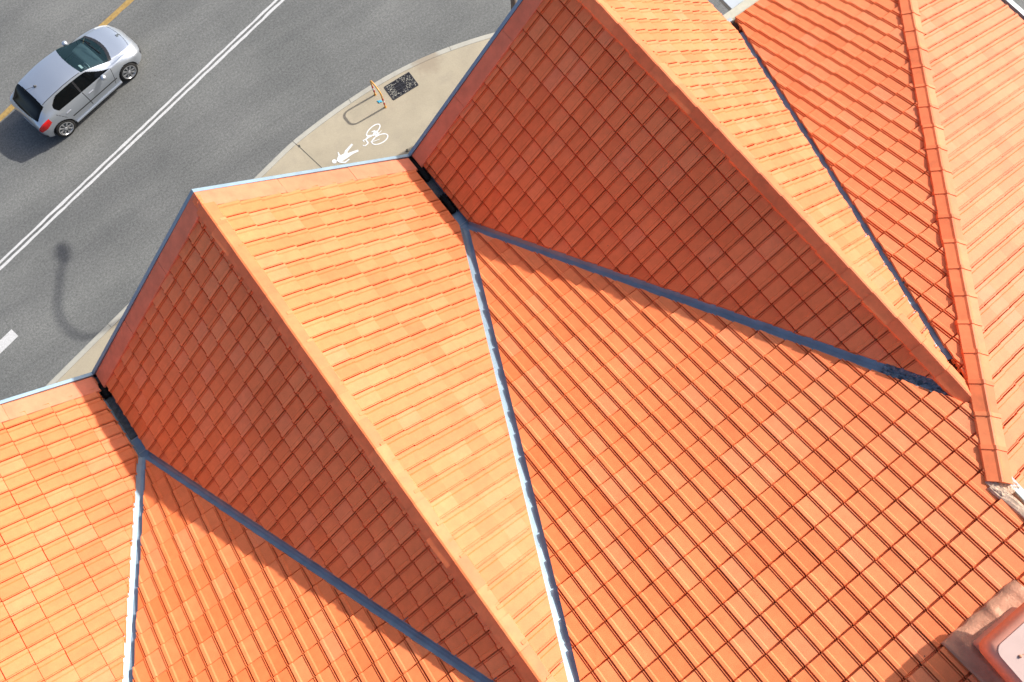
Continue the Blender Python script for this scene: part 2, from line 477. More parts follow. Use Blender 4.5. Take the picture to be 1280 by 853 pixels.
# hip (rises from the eave corner to the top)
hl = math.hypot(1, 1.0313)
hx0, hx1 = 16.10, 8.63
ridge_line('hip_ridge', (hx0, yv(vHip(hx0)), hQ(hx0)), (hx1, yv(vHip(hx1)), hQ(hx1)), (-1.0313 / hl, 1 / hl, 0), (1.0313 / hl, -1 / hl, 0), .30, .30,
           capl=.42, top=.098, over=.02, collar=True, hw=.145, edge=.072)

from mathutils import noise as mnoise
def crumple(x0, x1, y0, y1, hf, amp, nx, ny, seed):
    """lumpy patch: a grid over a plane with noise, its rim turned down"""
    bm = bmesh.new(); gr_ = []
    for j in range(ny + 1):
        row = []
        for i in range(nx + 1):
            e = (i in (0, nx)) or (j in (0, ny))
            x = x0 + (x1 - x0) * i / nx + .012 * mnoise.noise((i * .9, j * .9, seed)); y = y0 + (y1 - y0) * j / ny + .012 * mnoise.noise((i * .9, j * .9, seed + 9))
            row.append(bm.verts.new((x, y, hf(x, y) + amp * mnoise.noise((x * 14, y * 14, seed)) + amp * .7 * mnoise.noise((x * 37, y * 37, seed)) - (.06 if e else 0))))
        gr_.append(row)
    for j in range(ny):
        for i in range(nx): bm.faces.new((gr_[j][i], gr_[j][i + 1], gr_[j + 1][i + 1], gr_[j + 1][i]))
    bmesh.ops.recalc_face_normals(bm, faces=bm.faces[:]); return bm

# ------------------------------------------------------------------ verge trims and barge boards along the gable fronts
for gi, g in enumerate(G):
    for side in (-1, 1):
        foot = g['l'] if side < 0 else g['f']; k = KL if side < 0 else KR
        def hh(u): return HV + k * abs(u - foot)
        Lu = abs(g['r'] - foot); n = 3
        for i in range(n):
            ua = foot - side * 0 + (g['r'] - foot) * (i / n); ub = foot + (g['r'] - foot) * ((i + 1) / n)
            du = (ub - ua); ua += du * .002; ub -= du * .002
            bm = bmesh.new(); jz = random.gauss(0, .003); jy = random.gauss(0, .004)
            ys = [(.03, -.05), (.03, .046), (.02, .053), (-.235 + jy, .060), (-.247 + jy, .054), (-.25 + jy, .005)]
            ra = []; rb = []
            for y, z in ys:
                ra.append(bm.verts.new((ua, y, hh(ua) + z + jz))); rb.append(bm.verts.new((ub, y, hh(ub) + z + jz + random.gauss(0, .002))))
            for q in range(len(ys) - 1): bm.faces.new((ra[q], ra[q + 1], rb[q + 1], rb[q]))
            bm.faces.new(ra[::-1]); bm.faces.new(rb)
            bmesh.ops.recalc_face_normals(bm, faces=bm.faces[:])
            part('verge_tile', bm, M['verge'])
        bm = bmesh.new()
        e = -.06 * side
        sweep(bm, (foot - e * 1.0, .032, HV - .0), (g['r'], .032, g['h']), [(0, 0, -.20), (0, 0, .048), (0, .056, .048), (0, .062, .040), (0, .062, -.20)])
        part('barge_board', bm, M['steel'])
    # little mortar lumps at the apex
    bm = crumple(g['r'] - .10, g['r'] + .05, -.215, -.02, lambda x, y, g=g: g['h'] - KL * abs(x - g['r']) + .066, .016, 14, 14, gi)
    part('apex_mortar', bm, M['cap'])

# ------------------------------------------------------------------ valley gutters
def valley(name, P0, P1, hA, hB, mat='steel', w=.16, lift=0.0):
    """V of sheet metal under the tile edges; hA/hB heights of the two planes as functions of xy"""
    P0, P1 = Vector(P0), Vector(P1)
    d = Vector((P1.x - P0.x, P1.y - P0.y, 0)).normalized(); n = Vector((-d.y, d.x, 0))
    bm = bmesh.new(); nseg = 14; prev = None
    for i in range(nseg + 1):
        p = P0.lerp(P1, i / nseg); row = []
        wob = random.gauss(0, .003)
        for s in (-w, -w * .55, -.022, .022, w * .55, w):
            q = p + n * s
            h = hA(q.x, q.y) if s < 0 else hB(q.x, q.y)
            z = h - (.040 if abs(s) < .05 else (.034 if abs(s) < .1 else .06)) + lift + (wob if abs(s) > .05 else 0)
            row.append(bm.verts.new((q.x, q.y, z)))
        if prev:
            for k in range(5): bm.faces.new((prev[k], prev[k + 1], row[k + 1], row[k]))
        prev = row
    bmesh.ops.recalc_face_normals(bm, faces=bm.faces[:])
    o = part(name, bm, M[mat]); return o
for gi, g in enumerate(G):
    ve = vend(g['h'])
    gh = lambda x, y, g=g: max(min(HV + KL * (x - g['l']), HV + KR * (g['f'] - x)), hM(-y))
    for x0 in (g['l'], g['f']):
        A0 = Vector((x0, -vS, HV)); A1 = Vector((g['r'], -ve, g['h']))
        valley('valley_gutter', A0, A0.lerp(A1, .955 if x0 == g['l'] else .92), gh, gh)
# box gutters between neighbouring gables, from the front back to the fork
for a, b_ in ((g0, g1), (g1, g2)):
    c = (a['f'] + b_['l']) / 2
    bm = bmesh.new()
    # trough
    for (y0, y1) in ((.09, -vS - .22),):
        xs = [(-.14, .03), (-.085, -.03), (-.075, -.05), (.075, -.05), (.085, -.03), (.14, .03)]
        ra = [bm.verts.new((c + x, y0, HV + z)) for x, z in xs]; rb = [bm.verts.new((c + x, y1, HV + z)) for x, z in xs]
        for k in range(5): bm.faces.new((ra[k], rb[k], rb[k + 1], ra[k + 1]))
        # rounded front lip
        bm.faces.new(ra)
    bmesh.ops.recalc_face_normals(bm, faces=bm.faces[:])
    bx = part('box_gutter', bm, M['steel'])
    for yy in (-1.22, -1.47):
        bm = bmesh.new(); box_bm(bm, (c, yy, HV - .045), (.15, .014, .006))
        sub('solder_seam', bm, M['steel_pale'], bx)
    bm = bmesh.new()
    box_bm(bm, (c, -.60, HV - .046), (.148, 1.22, .005))
    sub('silt_shade_bed', bm, M['gutter_dirt_shade'], bx)
    # front splash where the two barge boards meet
    bm = bmesh.new()
    box_bm(bm, (c, .065, HV - .06), (.20, .06, .20), bevel=.01)
    part('gutter_outlet', bm, M['steel'])

def fuzz(bm, c, r, L, n, seed):
    rr = random.Random(seed)
    for i in range(n):
        p = Vector((c[0] + rr.uniform(-r, r), c[1] + rr.uniform(-L / 2, L / 2), c[2] + rr.uniform(0, r * .9)))
        t = Vector((rr.gauss(0, 1), rr.gauss(0, 1), rr.gauss(0, .6))).normalized() * rr.uniform(.02, .05)
        s = t.cross(Vector((rr.gauss(0, 1), rr.gauss(0, 1), rr.gauss(0, 1)))).normalized() * rr.uniform(.004, .012)
        bm.faces.new([bm.verts.new(p - t - s), bm.verts.new(p + t - s), bm.verts.new(p + t + s), bm.verts.new(p - t + s)])
    tube(bm, [(c[0], c[1] - L / 2, c[2] + r * .35), (c[0] + .01, c[1], c[2] + r * .45), (c[0], c[1] + L / 2, c[2] + r * .35)], [r * .55, r * .8, r * .6], 8)
c1 = (g1['f'] + g2['l']) / 2; c0 = (g0['f'] + g1['l']) / 2
for (c, y, L, lab) in ((c1, -.24, .50, 'black leaf wad at the street end of the gutter beside the bicycle symbol'),
                       (c1, -1.05, .36, 'short black leaf wad in the gutter just before its fork, behind a longer wad'),
                       (c0, -.26, .26, 'black leaf wad in the roof gutter at the left, near the lamp shadow')):
    bm = bmesh.new(); fuzz(bm, (0, 0, 0), .075, L, 260, int(L * 100))
    o = bm_obj('leaf_clump', bm, M['black_fuzz'], None, False, (c, y, HV - .045))
    tag(o, lab, 'leaf debris', 'clumps of leaves in the roof gutters')

# crumpled bitumen patch where the last gable dies into the main roof
bm = bmesh.new(); rr = random.Random(4)
Pa = Vector((g2['r'] - .42, -vend(HV + KL * (g2['r'] - .42 - g2['l'])), 0)); Pb = Vector((g2['r'] - .07, -v2e + .15, 0))
d = (Pb - Pa).normalized(); n = Vector((-d.y, d.x, 0)); prev = None
for i in range(25):
    p = Pa.lerp(Pb, i / 24); row = []
    for k in range(9):
        s = (k / 8 - .5) * (.14 + .04 * i / 24)
        q = p + n * s; z = max(HV + KL * (q.x - g2['l']), hM(-q.y)) + .012 + rr.uniform(-.016, .02)
        row.append(bm.verts.new((q.x + rr.gauss(0, .006), q.y + rr.gauss(0, .006), z)))
    if prev:
        for k in range(8): bm.faces.new((prev[k], prev[k + 1], row[k + 1], row[k]))
    prev = row
part('bitumen_patch', bm, M['patch'])

# ------------------------------------------------------------------ eave gutters
bm = bmesh.new()
sweep(bm, (g2['f'] + .10, 0, 0), (uq + .2, 0, 0), [(0, -VE - .03, hM(VE) - .10), (0, -VE + .04, hM(VE) - .035), (0, -VE + .19, hM(VE) - .035), (0, -VE + .20, hM(VE) - .045), (0, -VE + .20, hM(VE) - .16), (0, -VE - .03, hM(VE) - .16)])
part('eave_gutter', bm, M['cream'])
bm = bmesh.new()
box_bm(bm, (g2['f'] + .03, -1.27, HV - .03), (.12, .07, .05), bevel=.01)
part('gutter_outlet', bm, M['steel_pale'])
ze = hQ(uq)
bm = bmesh.new()
sweep(bm, (0, -vHip(uq) + .15, 0), (0, -vq_end, 0), [(uq - .05, 0, ze - .03), (uq - .05, 0, ze - .16), (uq + .20, 0, ze - .16), (uq + .20, 0, ze + .0), (uq + .12, 0, ze + .0), (uq + .12, 0, ze - .13), (uq - .04, 0, ze - .13), (uq - .04, 0, ze - .03)])
eg = part('eave_gutter', bm, M['steel_pale'])
bm = bmesh.new(); box_bm(bm, (uq + .04, (-vHip(uq) - vq_end) / 2, ze - .125), (.155, vq_end - vHip(uq), .006))  # dark strip painting the overhanging tiles' shadow onto the trough floor
sub('silt_shade_bed', bm, M['gutter_dirt_shade'], eg)
# pale flat canopy behind the cream gutter
bm = bmesh.new()
box_bm(bm, (14.6, .1, 8.34), (4.05, 2.22, .10), bevel=.01)
cn = part('canopy', bm, M['canopy'])
for xb_ in (12.78, 14.6):
    bm = bmesh.new(); box_bm(bm, (xb_, -1.06, 8.40), (.10, .14, .03)); sub('canopy_bracket', bm, M['steel_pale'], cn)

# ------------------------------------------------------------------ step beside the top of the hip: mortar verge, flat flashing, pale metal edge
zt = hQ(UT)
bm = bmesh.new()
vs_ = 8.93
nn = 40; prev = None; rr = random.Random(9)
for i in range(nn + 1):
    v = vs_ + (VB - vs_) * i / nn
    row = []
    for (du, dz) in ((-.045, .018), (-.030, .040), (.0, .048), (.045, .050), (.075, .035), (.085, -.10), (.085, -3.0)):
        row.append(bm.verts.new((UH + du + rr.gauss(0, .004), -v, max(hM(v), zt - .02) + dz + (rr.gauss(0, .005) if dz > -1 else 0))))
    if prev:
        for k in range(6): bm.faces.new((prev[k], prev[k + 1], row[k + 1], row[k]))
    prev = row
bmesh.ops.recalc_face_normals(bm, faces=bm.faces[:])
part('verge_mortar', bm, M['mortar'])
bm = bmesh.new(); prev = None
for i in range(31):
    v = 9.0 + (vq_end - 9.0) * i / 30; row = []
    for k in range(6):
        row.append(bm.verts.new((UH + .06 + .16 * k / 5, -v, zt - .005 + rr.gauss(0, .006))))
    if prev:
        for k in range(5): bm.faces.new((prev[k], prev[k + 1], row[k + 1], row[k]))
    prev = row
bmesh.ops.recalc_face_normals(bm, faces=bm.faces[:])
part('flat_flashing', bm, M['apron'])
bm = bmesh.new()
sweep(bm, (0, -8.90, 0), (0, -vq_end, 0), [(UT - .055, 0, zt - .03), (UT - .055, 0, zt + .045), (UT + .035, 0, zt + .040), (UT + .040, 0, zt - .02)])
part('metal_edge', bm, M['steel_pale'])
bm = crumple(8.50, 8.80, -9.16, -8.86, lambda x, y: max(hM(-y) if x < 8.60 else 0, zt) + .045, .018, 22, 22, 5)
part('hip_end_mortar', bm, M['mortar'])

# ------------------------------------------------------------------ chimney on the main slope: shaft under an overhanging rounded cap
def rrect(x0, x1, y0, y1, r, n=6):
    pts = []
    for cx, cy, a0 in ((x1 - r, y1 - r, 0), (x0 + r, y1 - r, 90), (x0 + r, y0 + r, 180), (x1 - r, y0 + r, 270)):
        for k in range(n + 1):
            a = R(a0 + 90 * k / n); pts.append((cx + r * math.cos(a), cy + r * math.sin(a)))
    return pts
zb = hM(9.8)
bm = bmesh.new(); prism(bm, rrect(7.02, 7.62, -10.55, -9.84, .02, 3), zb - .4, 12.34)
ch = part('chimney', bm, M['chim'])
def rounded_slab(x0, x1, y0, y1, z0, z1, re):
    bm = bmesh.new(); rings = []
    for (ins, z) in [(0, z0), (0, z1 - re)] + [(re * (1 - math.cos(R(90 * k / 7))), z1 - re + re * math.sin(R(90 * k / 7))) for k in range(1, 8)]:
        rings.append([bm.verts.new((x, y, z)) for x, y in rrect(x0 + ins, x1 - ins, y0 + ins, y1 - ins, max(.10 - ins, .02), 6)])
    n = len(rings[0])
    for a_, b2 in zip(rings, rings[1:]):
        for k in range(n): bm.faces.new((a_[k], a_[(k + 1) % n], b2[(k + 1) % n], b2[k]))
    bm.faces.new(rings[0][::-1]); bm.faces.new(rings[-1]); return bm
cp = sub('chimney_cap', rounded_slab(6.865, 7.78, -10.72, -9.70, 12.28, 12.50, .09), M['chim'], ch, True)
bm = bmesh.new(); prism(bm, rrect(6.915, 7.73, -10.67, -9.745, .09), 12.47, 12.503)
sub('cap_top', bm, M['chimcap'], ch)
bm = bmesh.new()
bmesh.ops.create_uvsphere(bm, u_segments=10, v_segments=6, radius=.016, matrix=Matrix.Translation((7.06, -9.93, 12.51)))
sub('fixing_screw', bm, M['apron'], ch)
bm = bmesh.new(); tube(bm, [(7.06, -9.93, 12.512), (7.15, -9.95, 12.508), (7.22, -9.94, 12.508)], .004, 5)
sub('wire', bm, M['apron'], ch)
# wrinkled apron flashing around its lower side
bm = bmesh.new(); prev = None; nx = 36; ny = 12; grid = []
xa, xb, va, vb = 6.80, 7.86, 9.69, 10.75
for j in range(ny + 1):
    v = va + (vb - va) * j / ny; row = []
    for i in range(nx + 1):
        u = xa + (xb - xa) * i / nx
        rib = .022 * math.exp(-((u - 7.42) / .05) ** 2) + .018 * math.exp(-((u - 6.96) / .035) ** 2)
        wr_ = .016 * mnoise.noise((u * 7, v * 5, 2)) + .008 * mnoise.noise((u * 23, v * 15, 4))
        row.append(bm.verts.new((u, -v - (.006 * math.sin(u * 25) if j == 0 else 0), hM(v) + .066 + rib + wr_)))
    grid.append(row)
for j in range(ny):
    for i in range(nx): bm.faces.new((grid[j][i], grid[j + 1][i], grid[j + 1][i + 1], grid[j][i + 1]))
# turned-down rim
rim = [grid[0][i] for i in range(nx + 1)]
for a_, b2 in zip(rim, rim[1:]):
    bm.faces.new((a_, b2, bm.verts.new(b2.co + Vector((0, 0, -.055))), bm.verts.new(a_.co + Vector((0, 0, -.055)))))
lef = [grid[j][0] for j in range(ny + 1)]
for a_, b2 in zip(lef, lef[1:]):
    bm.faces.new((a_, b2, bm.verts.new(b2.co + Vector((0, 0, -.055))), bm.verts.new(a_.co + Vector((0, 0, -.055)))))
bmesh.ops.recalc_face_normals(bm, faces=bm.faces[:])
sub('apron_flashing', bm, M['apron'], ch, True)

# ------------------------------------------------------------------ walls
bm = bmesh.new()
box_bm(bm, (4.85, -12.3, 4.2), (21.6, 20.8, 8.4))
part('wall', bm, M['wall'])
for g in G:
    bm = bmesh.new()
    xl, xr = g['l'] + .30, g['f'] - .30
    pts = [(xl, 0), (xr, 0), (xr, HV - .25), (xr, HV + KR * .30 - .28), (g['r'], g['h'] - .28), (xl, HV + KL * .30 - .28)]
    fr = [bm.verts.new((x, -.42, z)) for x, z in pts]; bk = [bm.verts.new((x, -2.2, z)) for x, z in pts]
    bm.faces.new(fr); bm.faces.new(bk[::-1])
    for i in range(len(pts)): bm.faces.new((fr[i], bk[i], bk[(i + 1) % len(pts)], fr[(i + 1) % len(pts)]))
    bmesh.ops.recalc_face_normals(bm, faces=bm.faces[:])
    part('gable_wall', bm, M['wall'])

# ------------------------------------------------------------------ ground, road, pavement
mesh_obj('road', [(-150, -150, 0), (150, -150, 0), (150, 150, 0), (-150, 150, 0)], [(0, 1, 2, 3)], M['asphalt'])['kind'] = 'structure'

def spline(pts, n=10):
    out = []
    for i in range(len(pts) - 1):
        p0 = np.array(pts[max(i - 1, 0)]); p1 = np.array(pts[i]); p2 = np.array(pts[i + 1]); p3 = np.array(pts[min(i + 2, len(pts) - 1)])
        for k in range(n):
            t = k / n
            out.append(.5 * (2 * p1 + (p2 - p0) * t + (2 * p0 - 5 * p1 + 4 * p2 - p3) * t * t + (3 * p1 - p0 - 3 * p2 + p3) * t ** 3))
    out.append(np.array(pts[-1])); return out
kp = [(-60, -7.0), (-30, -.40), (-12, 3.58), (-4.06, 5.33), (-1.43, 5.90), (1.3, 6.50), (3.0, 6.87), (4.3, 7.15), (5.3, 7.34), (6.4, 7.43), (7.3, 7.46), (8.3, 7.44), (9.3, 7.35), (10.3, 7.17),
      (11.2, 6.93), (12.2, 6.58), (13.2, 6.08), (14.2, 5.38), (15.1, 4.4), (15.8, 3.2), (16.3, 1.6), (16.6, -.5), (16.7, -4), (16.7, -40)]
ko = spline(kp, 8)
ki = []
for i, p in enumerate(ko):
    t = ko[min(i + 1, len(ko) - 1)] - ko[max(i - 1, 0)]; t = t / np.hypot(*t); n_ = np.array([t[1], -t[0]])
    ki.append((p + n_ * .17, p + n_ * .178, p + n_ * .03))
HK = .13
V = []; F = []
for i, p in enumerate(ko):
    a, b2, c = ki[i]
    V += [(p[0], p[1], -.02), (p[0], p[1], HK - .025), (c[0], c[1], HK), (a[0], a[1], HK), (a[0], a[1], HK - .03)]
for i in range(len(ko) - 1):
    for k in range(4): q = i * 5 + k; F.append((q, q + 5, q + 6, q + 1))
kb = mesh_obj('kerb', V, F, M['kerb']); kb['kind'] = 'structure'
# pavement sheet: from the kerb back under the building
V = []; F = []
for i, p in enumerate(ki):
    b2 = p[1]; V += [(b2[0], b2[1], HK - .03), (b2[0], b2[1], HK - .001)]
base = len(V); core = (4.0, -14.0)
nb = len(ki)
for i in range(nb): V.append((core[0] + (ki[i][1][0] - core[0]) * .35, min(core[1] + (ki[i][1][1] - core[1]) * .35, -2.0), HK - .001))
for i in range(nb - 1):
    F.append((2 * i, 2 * i + 1, 2 * i + 3, 2 * i + 2))
    F.append((2 * i + 1, base + i, base + i + 1, 2 * i + 3))
pv = mesh_obj('pavement', V, F, M['pave']); pv['kind'] = 'structure'
# dark bed visible in the slot between kerb and pavement, and the expansion joints
V = []; F = []
for i in range(len(ki)):
    V += [(ki[i][0][0], ki[i][0][1], HK - .012), (ki[i][1][0], ki[i][1][1], HK - .012)]
for i in range(len(ki) - 1): F.append((2 * i, 2 * i + 2, 2 * i + 3, 2 * i + 1))
def strip(pts, w, z):
    v = []; f = []
    for i, p in enumerate(pts):
        p = np.array(p, float); t = np.array(pts[min(i + 1, len(pts) - 1)], float) - np.array(pts[max(i - 1, 0)], float); t /= np.hypot(*t)
        n_ = np.array([-t[1], t[0]]) * w / 2
        v += [(*(p + n_), z), (*(p - n_), z)]
    for i in range(len(pts) - 1): f.append((2 * i, 2 * i + 1, 2 * i + 3, 2 * i + 2))
    return v, f
def addstrip(pts, w, z):
    v, f = strip(pts, w, z); b0 = len(V)
    V.extend(v); F.extend([tuple(q + b0 for q in x) for x in f])
addstrip([(5.335, 7.20), (5.37, 7.05), (5.51, 6.1), (5.75, 4.5), (6.0, 2.5)], .018, HK + .003)
addstrip([(5.31, 7.34), (5.335, 7.2)], .012, HK + .003)
for (x0, y0, x1, y1) in ((7.42, 7.455, 7.40, 7.29), (10.85, 7.03, 10.80, 6.87), (2.2, 6.70, 2.24, 6.53), (-1.9, 5.80, -1.86, 5.64)):
    addstrip([(x0, y0), (x1, y1)], .010, HK + .003)
addstrip([(-1.2, 5.9), (-1.0, 4.9), (-.8, 3.5)], .016, HK + .003)
V.append((5.37 + .035, 7.02, HK + .004)); V.append((5.37 - .03, 7.03, HK + .004)); V.append((5.36, 7.11, HK + .004)); V.append((5.41, 7.10, HK + .004)); F.append((len(V) - 4, len(V) - 1, len(V) - 2, len(V) - 3))
jt = mesh_obj('pavement_joints', V, F, M['joint']); jt['kind'] = 'structure'
# dirt line along the kerb foot
v, f = strip([tuple(p + np.array([0, 0])) for p in ko], .05, .003)
gd = mesh_obj('kerb_dirt', v, f, M['joint']); gd['kind'] = 'structure'

TH = R(12.35); dv = np.array([math.cos(TH), math.sin(TH)]); nv = np.array([-math.sin(TH), math.cos(TH)])
def line_obj(name, p, w, l0, l1, mat, z=.004, ragged=.006):
    rr = random.Random(int(w * 1000 + l1)); pts = int((l1 - l0) / .25); v = []; f = []
    for i in range(pts + 1):
        s = l0 + (l1 - l0) * i / pts; c = np.array(p) + dv * s
        v += [(*(c + nv * (w / 2 + rr.gauss(0, ragged))), z), (*(c - nv * (w / 2 + rr.gauss(0, ragged))), z)]
    for i in range(pts): f.append((2 * i, 2 * i + 1, 2 * i + 3, 2 * i + 2))
    o = mesh_obj(name, v, f, mat); o['kind'] = 'structure'; return o
line_obj('centre_line', (3.16, 10.92), .080, -60, 60, M['white_paint'])
line_obj('centre_line', (3.22, 10.77), .084, -60, 60, M['white_paint'])
line_obj('edge_line', (2.80, 14.60), .19, -60, 60, M['yellow_paint'])
line_obj('lane_dash', (-4.175, 7.275), .31, -3.0, 0, M['white_paint'], ragged=.003)
line_obj('lane_dash', (-4.175, 7.275), .31, -12.0, -9, M['white_paint'], ragged=.003)

# ------------------------------------------------------------------ painted pictograms (stencil coordinates mapped on the pavement)
def st(a, b): return (6.873 + .00142 * (a - 500) - .0011175 * (b - 400), 6.123 - .001126 * (a - 500) - .001645 * (b - 400))
def stroke(bm, pts, w, closed=False, z=HK + .004):
    P_ = [Vector((*st(*p), z)) for p in pts]
    n = len(P_); L_ = []; R_ = []
    for i in range(n):
        t = (P_[(i + 1) % n] - P_[i - 1]) if closed else (P_[min(i + 1, n - 1)] - P_[max(i - 1, 0)])
        t.normalize(); nn_ = Vector((-t.y, t.x, 0)) * (w[i] if isinstance(w, list) else w) / 2
        L_.append(bm.verts.new(P_[i] + nn_)); R_.append(bm.verts.new(P_[i] - nn_))
    for i in range(n if closed else n - 1):
        j = (i + 1) % n; bm.faces.new((L_[i], R_[i], R_[j], L_[j]))
def ell(cx, cy, ra, rb, ang, n=36, a0=0, a1=360):
    o = []
    for k in range(n):
        t = R(a0 + (a1 - a0) * k / (n if a1 - a0 == 360 else n - 1)); x = ra * math.cos(t); y = rb * math.sin(t); c_, s_ = math.cos(R(ang)), math.sin(R(ang))
        o.append((cx + x * c_ - y * s_, cy + x * s_ + y * c_))
    return o
bm = bmesh.new()
zz = HK + .004
bm.faces.new([bm.verts.new((*st(*p), zz)) for p in ell(107, 748, 37, 34, 0)])
stroke(bm, [(150, 722), (185, 715), (235, 690), (285, 655)], [.05, .16, .20, .16], z=zz + .0005)
stroke(bm, [(270, 660), (300, 610), (300, 580), (400, 465)], [.10, .11, .08, .06], z=zz + .001)
stroke(bm, [(265, 680), (340, 640), (410, 605), (498, 570)], [.16, .12, .08, .06], z=zz + .0015)
stroke(bm, [(165, 715), (190, 650), (165, 597)], [.07, .06, .03], z=zz + .002)
stroke(bm, [(150, 725), (200, 760), (280, 765), (352, 712)], [.05, .05, .045, .03], z=zz + .0025)
o = bm_obj('pedestrian_marking', bm, M['sign_paint']); tag(o, 'white walking figure painted on the beige pavement', 'pavement marking')
bm = bmesh.new()
stroke(bm, ell(745, 235, 140, 58, -42), .033, True)
stroke(bm, ell(852, 382, 142, 68, -27), .033, True, z=zz + .0005)
stroke(bm, [(800, 245), (765, 275), (745, 320), (800, 300)], [.03, .07, .06, .04], z=zz + .001)
stroke(bm, [(715, 265), (760, 245), (820, 275), (780, 325)], [.03, .04, .05, .03], z=zz + .0015)
stroke(bm, [(715, 325), (660, 350), (620, 390), (660, 450)], [.07, .06, .05, .045], z=zz + .002)
stroke(bm, [(625, 385), (575, 405), (598, 428)], .032, z=zz + .0025)
stroke(bm, [(660, 448), (610, 495), (572, 485)], .030, z=zz + .003)
stroke(bm, [(625, 300), (650, 330), (720, 322)], [.03, .035, .04], z=zz + .0035)
stroke(bm, [(705, 438), (780, 350), (880, 240)], [.035, .03, .015], z=zz + .004)
stroke(bm, [(740, 425), (850, 380)], .02, z=zz + .0045)
o = bm_obj('bicycle_marking', bm, M['sign_paint']); tag(o, 'white bicycle symbol painted on the beige pavement', 'pavement marking')

# ------------------------------------------------------------------ drain grate
gr = empty('drain_grate', (8.91, 6.815, HK), R(-3))
tag(gr, 'black cast iron drain grate set in the pavement beside the yellow hoop', 'drain grate')
bm = bmesh.new(); box_bm(bm, (0, 0, .0015), (.86, .54, .003)); bm_obj('pit', bm, M['pit'], gr)
bm = bmesh.new()
for s in (-1, 1):
    box_bm(bm, (0, s * .265, .006), (.88, .03, .016)); box_bm(bm, (s * .435, 0, .0062), (.03, .50, .016))
bm_obj('frame', bm, M['grate'], gr)
rr = random.Random(3)
for q in range(2):
    bm = bmesh.new()
    for k in range(13):
        x = -.40 + q * .41 + .0325 * k
        box_bm(bm, (x, 0, .007), (.014, .49, .012))
    for k in range(4): box_bm(bm, (-.205 + q * .41, -.18 + .12 * k, .0065), (.40, .022, .011))
    bm_obj('grating', bm, M['grate'], gr)
# pale grit caught in the bars
bm = bmesh.new()
for k in range(230):
    x = rr.choice([rr.uniform(-.42, -.2), rr.uniform(-.05, .42), rr.uniform(-.42, .42)]); y = rr.uniform(-.25, .25)
    if x > -.2 and x < .1 and abs(y) < .15: continue
    a = rr.uniform(0, 3); s = rr.uniform(.006, .014)
    bm.faces.new([bm.verts.new((x + s * math.cos(a + t), y + s * math.sin(a + t) * 1.6, .016)) for t in (0, 1.6, 3.1, 4.7)])
g_ = bm_obj('grit', bm, M['kerb'], gr); g_['kind'] = 'stuff'

# ------------------------------------------------------------------ hoop barrier
hp = empty('hoop_barrier', (8.13, 6.80, HK)); tag(hp, 'yellow steel hoop barrier with red and white bands standing on the pavement', 'barrier')
def hoop_pt(s):      # s = length along the inverted U
    y0, h, r = .268, .80, .16
    leg = h - r; arc = math.pi / 2 * r; top = 2 * (y0 - r)
    if s < leg: return (0, y0, s)
    s -= leg
    if s < arc: a = s / r; return (0, y0 - r + r * math.cos(a), leg + r * math.sin(a))
    s -= arc
    if s < top: return (0, y0 - r - s, h)
    s -= top
    if s < arc: a = s / r; return (0, -y0 + r - r * math.sin(a), leg + r * math.cos(a))
    s -= arc
    return (0, -y0, leg - s)
LT = 2 * .64 + math.pi * .16 + 2 * .108
def hoop_seg(a, b): return [hoop_pt(a + (b - a) * k / 40) for k in range(41)]
bm = bmesh.new(); tube(bm, hoop_seg(0, LT), .025, 12); bm_obj('tube', bm, M['hoop_y'], hp, True)
for (a, b, m) in ((.16, .26, 'hoop_r'), (.26, .36, 'hoop_w'), (.36, .46, 'hoop_r'), (LT - .26, LT - .16, 'hoop_r'), (LT - .36, LT - .26, 'hoop_w'), (LT - .46, LT - .36, 'hoop_r')):
    bm = bmesh.new(); tube(bm, hoop_seg(a, b), .0275, 12); bm_obj('band', bm, M[m], hp, True)
for s in (-1, 1):
    bm = bmesh.new(); tube(bm, [(0, s * .268, 0), (0, s * .268, .012)], .042, 14); bm_obj('foot_plate', bm, M['hoop_y'], hp)
bm = bmesh.new()
box_bm(bm, (0, 0, .012), (.10, .05, .02), bevel=.006); box_bm(bm, (-.01, .05, .010), (.035, .06, .016), bevel=.004); box_bm(bm, (.02, -.045, .010), (.05, .05, .012), bevel=.004)
o = bm_obj('plastic_scrap', bm, M['cyan'], None, False, (8.10, 6.79, HK)); o.rotation_euler = (0, 0, .5)
tag(o, 'small bright blue plastic scrap lying on the pavement under the yellow hoop', 'litter')
bm = bmesh.new(); rr = random.Random(21)
for k in range(14):
    x, y = rr.gauss(0, .03), rr.gauss(0, .03); a = rr.uniform(0, 3); s = rr.uniform(.012, .03)
    bm.faces.new([bm.verts.new((x + s * math.cos(a + t), y + s * math.sin(a + t) * .5, .003 + .003 * k)) for t in (0, 1.6, 3.1, 4.7)])
o = bm_obj('leaf_litter', bm, M['black_fuzz'], None, False, (7.80, 4.93, HK)); tag(o, 'tiny dark heap of leaf litter on the pavement by the gutter corner', 'leaf litter')

# ------------------------------------------------------------------ street lamp (its foot is behind the gable, its head above the frame)
lp = empty('street_lamp', (11.64, 4.60, HK)); tag(lp, 'tall street lamp behind the far gable whose curved shadow lies on the road', 'street lamp')
bm = bmesh.new(); tube(bm, [(0, 0, 0), (0, 0, .9), (0, 0, 1.0), (0, 0, 9.0)], [.11, .11, .085, .065], 14); bm_obj('pole', bm, M['pole'], lp, True)
bm = bmesh.new(); box_bm(bm, (0, 0, .02), (.4, .4, .04), bevel=.01); bm_obj('base_plate', bm, M['galv'], lp)
arm = spline([(0, 0, 9.0), (0, .06, 9.5), (.02, .40, 9.86), (.07, 1.25, 9.95), (.25, 2.2, 9.70), (.33, 2.55, 9.58)], 8)
bm = bmesh.new(); tube(bm, [tuple(p) for p in arm], .055, 10); bm_obj('arm', bm, M['pole'], lp, True)
bm = bmesh.new()
